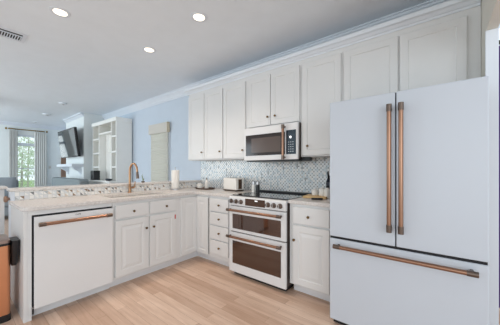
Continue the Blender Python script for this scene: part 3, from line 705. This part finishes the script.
bm = bmesh.new(); lathe(bm, [(0.03, 0), (0.10, 0.01), (0.13, 0.04), (0.12, 0.045), (0.08, 0.02), (0.02, 0.012)], seg=22, sy=0.5); link('dish', bm, 'bluedark', sl, smooth=True)
sl.name = 'shallow_bowl'; sl['label'] = 'small dark shallow bowl on the bookcase counter, right of the black speaker'; sl['category'] = 'bowl'

# ------------------------------------------------------------------ television and mantel shelf
tv = thing('television', 'flat black television tilted downward on the fireplace wall', 'television', (-7.93, 2.02, 1.935)); 
tv.rotation_euler = (math.radians(7), 0, 0)
bx('case', (-0.73, 0.73, -0.012, 0.045, -0.375, 0.375), 'black', tv, bevel=0.004)
bx('screen', (-0.712, 0.712, -0.016, -0.0125, -0.357, 0.357), 'screen', tv)
bm = bmesh.new(); box(bm, -0.2, 0.2, 0.046, 0.075, -0.15, 0.15); box(bm, -0.04, 0.04, 0.075, 0.16, -0.05, 0.05)
link('wall_bracket', bm, 'black', tv)
ms = thing('mantel_shelf', 'white floating mantel shelf below the television', 'shelf', (-8.05, 2.2, 1.30))
bx('board', (-0.60, 0.76, -0.26, -0.001, 0.0, 0.075), 'trim', ms, bevel=0.005)
for x in (-0.55, 0.50):
    bm = bmesh.new(); prism(bm, [(x, -0.001, -0.001), (x, -0.20, -0.001), (x, -0.16, -0.06), (x, -0.06, -0.12), (x, -0.001, -0.22)], (0, 0, 0), (0.10, 0, 0)); link('corbel', bm, 'trim', ms)

# ------------------------------------------------------------------ curtains on the far window
rod = thing('curtain_rod', 'brass curtain rod with round finials above the far window', 'curtain rod', (WX+0.10, 1.60, 2.51))
bm = bmesh.new(); tube(bm, [(0, -0.45, 0), (0, 0.43, 0)], 0.016, 12); link('rod', bm, 'rod', rod, smooth=True)
for s in (-1, 1):
    bm = bmesh.new(); lathe(bm, [(0.006, 0.461), (0.03, 0.475), (0.034, 0.495), (0.02, 0.515), (0.003, 0.52)], axis='Y', seg=14)
    if s < 0: bmesh.ops.scale(bm, vec=(1, -1, 1), verts=bm.verts[:])
    link('finial', bm, 'rod', rod, smooth=True)
    bm = bmesh.new(); tube(bm, [(-0.097, s*0.42, 0), (-0.017, s*0.42, 0)], 0.008, 8); link('bracket', bm, 'rod', rod)
def curtain(label, y0, y1):
    c = thing('curtain', label, 'curtain', (WX+0.10, (y0+y1)/2, 0.02), 0, 'curtains at the far window')
    bm = bmesh.new(); n = 60; hw = (y1-y0)/2; cols = []
    for layer in (0, 1):
        for k in range(n+1):
            y = -hw+2*hw*k/n; a = k/n*2*PI*6
            cols.append([bm.verts.new((0.035*math.sin(a)*(0.7+0.3*zz)+layer*0.004, y, 2.445*zz)) for zz in (0, 0.35, 0.7, 1.0)])
    L0, L1 = cols[:n+1], cols[n+1:]
    for L_ in (L0, L1):
        for a_, b_ in zip(L_, L_[1:]):
            for j in range(3): bm.faces.new((a_[j], b_[j], b_[j+1], a_[j+1]))
    for j in range(3):
        bm.faces.new((L0[0][j], L1[0][j], L1[0][j+1], L0[0][j+1])); bm.faces.new((L0[-1][j], L1[-1][j], L1[-1][j+1], L0[-1][j+1]))
    link('panel', bm, 'sheer', c, smooth=True)
    for k in range(6):
        bm = bmesh.new(); y = -hw+2*hw*(k+0.5)/6
        tube(bm, [(0.024*math.cos(t), y, 2.49+0.024*math.sin(t)) for t in [2*PI*q/12 for q in range(13)]], 0.003, 6, caps=False); bmesh.ops.translate(bm, verts=bm.verts[:], vec=(0, (y0+y1)/2-1.60, -2.49)); link('ring', bm, 'rod', rod)
curtain('white curtain panel hanging at the left side of the far window', 1.17, 1.37)
curtain('white curtain panel hanging at the right side of the far window', 1.77, 2.10)
lsw = thing('light_switch', 'small white switch plate on the far wall right of the curtains', 'switch', (WX+0.002, 2.19, 1.30))
bx('plate', (0, 0.006, -0.035, 0.035, -0.057, 0.057), 'ceramic', lsw); bx('toggle', (0.0065, 0.014, -0.006, 0.006, -0.012, 0.012), 'dsteel', lsw)
pf = thing('picture_frame', 'narrow brown wooden frame on the far wall left of the fireplace', 'picture', (WX+0.002, 2.58, 0.95))
bx('frame', [(0, 0.03, -0.08, -0.05, 0, 0.74), (0, 0.03, 0.05, 0.08, 0, 0.74), (0, 0.03, -0.05, 0.05, 0, 0.04), (0, 0.03, -0.05, 0.05, 0.70, 0.74)], 'brown', pf); bx('panel', (0, 0.015, -0.05, 0.05, 0.04, 0.70), 'brown', pf)

# ------------------------------------------------------------------ sofas
def sofa(label, loc, rotz, w_, m, top):
    s = thing('sofa', label, 'sofa', loc, rotz); h = w_/2
    bx('base', (-h, h, -0.42, 0.42, 0.08, 0.30), m, s, bevel=0.03)
    bx('backrest', (-h, h, 0.24, 0.44, 0.301, top), m, s, bevel=0.04)
    for q in (-1, 1):
        x = q*(h-0.09); bx('arm', (x-0.09, x+0.09, -0.42, 0.235, 0.301, 0.66), m, s, bevel=0.04)
        bx('seat_cushion', (min(0, q*(h-0.185))+0.005, max(0, q*(h-0.185))-0.005, -0.42, 0.23, 0.302, 0.46), m, s, bevel=0.04)
        for yy in (-0.36, 0.36): bx('leg', (q*(h-0.08)-0.025, q*(h-0.08)+0.025, yy-0.025, yy+0.025, 0, 0.079), 'brown', s)
    return s
sofa('blue grey high-backed sofa seen over the ledge below the television', (-7.175, 1.50, 0), 0, 2.24, 'sofa2', 1.015)
s2 = sofa('grey sofa at the far left beside the curtained window', (-8.75, 0.62, 0), PI/2, 1.15, 'sofa', 0.95)
cu = thing('throw_pillow', 'grey square throw pillow leaning up on the far left sofa', 'pillow', (-8.865, 0.86, 0.475), 0)
bm = bmesh.new()
NN = 10; grid = {}
for s in (1, -1):
    for i in range(NN+1):
        for j in range(NN+1):
            u, v = i/NN*2-1, j/NN*2-1
            t_ = 0.08*max(0, (1-u**4)*(1-v**4))**0.5*s
            if abs(t_) < 1e-6 and (1, i, j) in grid: grid[(s, i, j)] = grid[(1, i, j)]; continue
            grid[(s, i, j)] = bm.verts.new((t_, u*0.27, 0.28+v*0.27))
for s in (1, -1):
    for i in range(NN):
        for j in range(NN):
            try: bm.faces.new((grid[(s, i, j)], grid[(s, i+1, j)], grid[(s, i+1, j+1)], grid[(s, i, j+1)]))
            except ValueError: pass
link('cushion', bm, 'sofa', cu, smooth=True)

# ------------------------------------------------------------------ ceiling fixtures
def downlight(label, x, y):
    d = thing('recessed_downlight', label, 'ceiling light', (x, y, CZ), 0, 'recessed downlights')
    bm = bmesh.new(); lathe(bm, [(0.052, -0.002), (0.056, -0.006), (0.080, -0.004), (0.082, -0.0005), (0.06, -0.0003)], seg=32)
    for f in [f for f in bm.faces if len(f.verts) > 4]: bm.faces.remove(f)
    link('trim_ring', bm, 'trim', d, smooth=True)
    bm = bmesh.new(); lathe(bm, [(0.054, -0.001), (0.052, -0.006), (0.01, -0.008)], seg=28); link('lens', bm, 'lens', d, smooth=True)
    ld = bpy.data.lights.new('downlight_lamp', 'SPOT'); ld.energy = 33; ld.spot_size = math.radians(120); ld.spot_blend = 0.8; ld.color = (1.0, 0.80, 0.62); ld.shadow_soft_size = 0.05
    lo = bpy.data.objects.new('downlight_lamp', ld); C.objects.link(lo); lo.parent = d; lo.location = (0, 0, -0.02)
    return d
downlight('lit recessed downlight nearest the ceiling vent', -2.80, 0.655)
downlight('lit recessed downlight nearest the wall cabinets', -1.828, 1.515)
downlight('smaller-looking lit recessed downlight further into the room, above the peninsula', -2.813, 1.545)
cv = thing('ceiling_vent', 'white rectangular air vent with dark louvres in the ceiling', 'vent', (-3.69, 0.36, CZ))
bx('frame', [(-0.13, 0.13, -0.19, -0.155, -0.008, -0.0005), (-0.13, 0.13, 0.155, 0.19, -0.008, -0.0005), (-0.13, -0.09, -0.155, 0.155, -0.008, -0.0005), (0.09, 0.13, -0.155, 0.155, -0.008, -0.0005)], 'trim', cv)
bx('backing', (-0.09, 0.09, -0.155, 0.155, -0.002, -0.0005), 'gap', cv)
bx('louvres', [(-0.09, 0.03, -0.150+k*0.021, -0.143+k*0.021, -0.009, -0.002) for k in range(15)]+[(0.03, 0.045, -0.155, 0.155, -0.010, -0.002)], 'trim', cv)
def disc(name, label, cat, x, y, r, h, m='trim'):
    s = thing(name, label, cat, (x, y, CZ))
    bm = bmesh.new(); lathe(bm, [(r, -0.0005), (r, -h*0.5), (r*0.8, -h), (0.01, -h*1.05)], seg=28); link('housing', bm, m, s, smooth=True)
    bm = bmesh.new(); lathe(bm, [(r*0.35, -h*1.02), (r*0.3, -h*1.3), (0.004, -h*1.35)], seg=18); link('sensor', bm, 'steel', s, smooth=True)
disc('smoke_detector', 'round white smoke detector on the living room ceiling, nearer the kitchen', 'smoke detector', -6.597, 1.593, 0.075, 0.03)
disc('ceiling_speaker', 'round pale fixture on the living room ceiling beyond the smoke detector', 'ceiling fixture', -8.249, 1.644, 0.10, 0.03)
disc('ceiling_sensor', 'small round fixture on the ceiling closest to the far window', 'ceiling fixture', -9.9, 1.70, 0.08, 0.02)
cf = thing('ceiling_fan', 'dark ceiling fan in the living room, one blade reaching into view', 'ceiling fan', (-7.35, 0.02, CZ))
bm = bmesh.new(); lathe(bm, [(0.07, -0.0005), (0.06, -0.04), (0.015, -0.05), (0.015, -0.16), (0.10, -0.18), (0.11, -0.26), (0.05, -0.30), (0.005, -0.30)], seg=24); link('motor', bm, 'bronze', cf, smooth=True)
for k in range(5):
    a = math.radians(84+72*k); bm = bmesh.new()
    box(bm, 0.10, 0.66, -0.065, 0.065, -0.226, -0.216)
    bmesh.ops.rotate(bm, verts=bm.verts[:], cent=(0, 0, -0.22), matrix=Matrix.Rotation(math.radians(10), 3, 'X'))
    bmesh.ops.rotate(bm, verts=bm.verts[:], cent=(0, 0, 0), matrix=Matrix.Rotation(a, 3, 'Z')); link('blade', bm, 'dsteel', cf, bevel=0.004)

# ------------------------------------------------------------------ purple curtain through the doorway on the right
pc = thing('purple_curtain', 'purple curtain glimpsed through the opening at the right edge', 'curtain', (0.75, 3.0, 0.02))
bm = bmesh.new(); cols = []
for lay in (0, 0.006):
    cols.append([[bm.verts.new((-0.40+0.8*k/40, 0.03*math.sin(k*0.9)+lay, z)) for z in (0, 2.3)] for k in range(41)])
for c_ in cols:
    for a_, b_ in zip(c_, c_[1:]): bm.faces.new((a_[0], b_[0], b_[1], a_[1]))
link('cloth', bm, 'purple', pc, smooth=True)
bm = bmesh.new(); tube(bm, [(-0.42, 0, 2.33), (0.42, 0, 2.33)], 0.02, 12); link('rod', bm, 'black', pc, smooth=True)

# ------------------------------------------------------------------ trees outside the far window
def tree(label, x, y, h, r, seed):
    rnd = random.Random(seed); t_ = thing('garden_tree', label, 'tree', (x, y, -0.15), 0, 'trees outside the far window')
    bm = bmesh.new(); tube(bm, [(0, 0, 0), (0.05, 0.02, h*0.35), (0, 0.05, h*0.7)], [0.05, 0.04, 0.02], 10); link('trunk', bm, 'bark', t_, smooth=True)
    bm = bmesh.new()
    for k in range(700):
        d = Vector((rnd.gauss(0, 1), rnd.gauss(0, 1), rnd.gauss(0, 1))).normalized()*r*rnd.random()**0.4
        c = Vector((d.x, d.y, h*0.62+d.z*1.3)); s = rnd.uniform(0.05, 0.11)
        u = Vector((rnd.gauss(0, 1), rnd.gauss(0, 1), rnd.gauss(0, 1))).normalized(); v = u.orthogonal().normalized()
        vs = [bm.verts.new(c+q) for q in (u*s, v*s*0.5, -u*s, -v*s*0.5)]; bm.faces.new(vs)
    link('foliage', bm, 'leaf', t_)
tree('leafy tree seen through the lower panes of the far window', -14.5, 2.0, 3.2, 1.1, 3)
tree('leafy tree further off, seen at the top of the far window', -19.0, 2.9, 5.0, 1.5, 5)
bpy.context.view_layer.update()
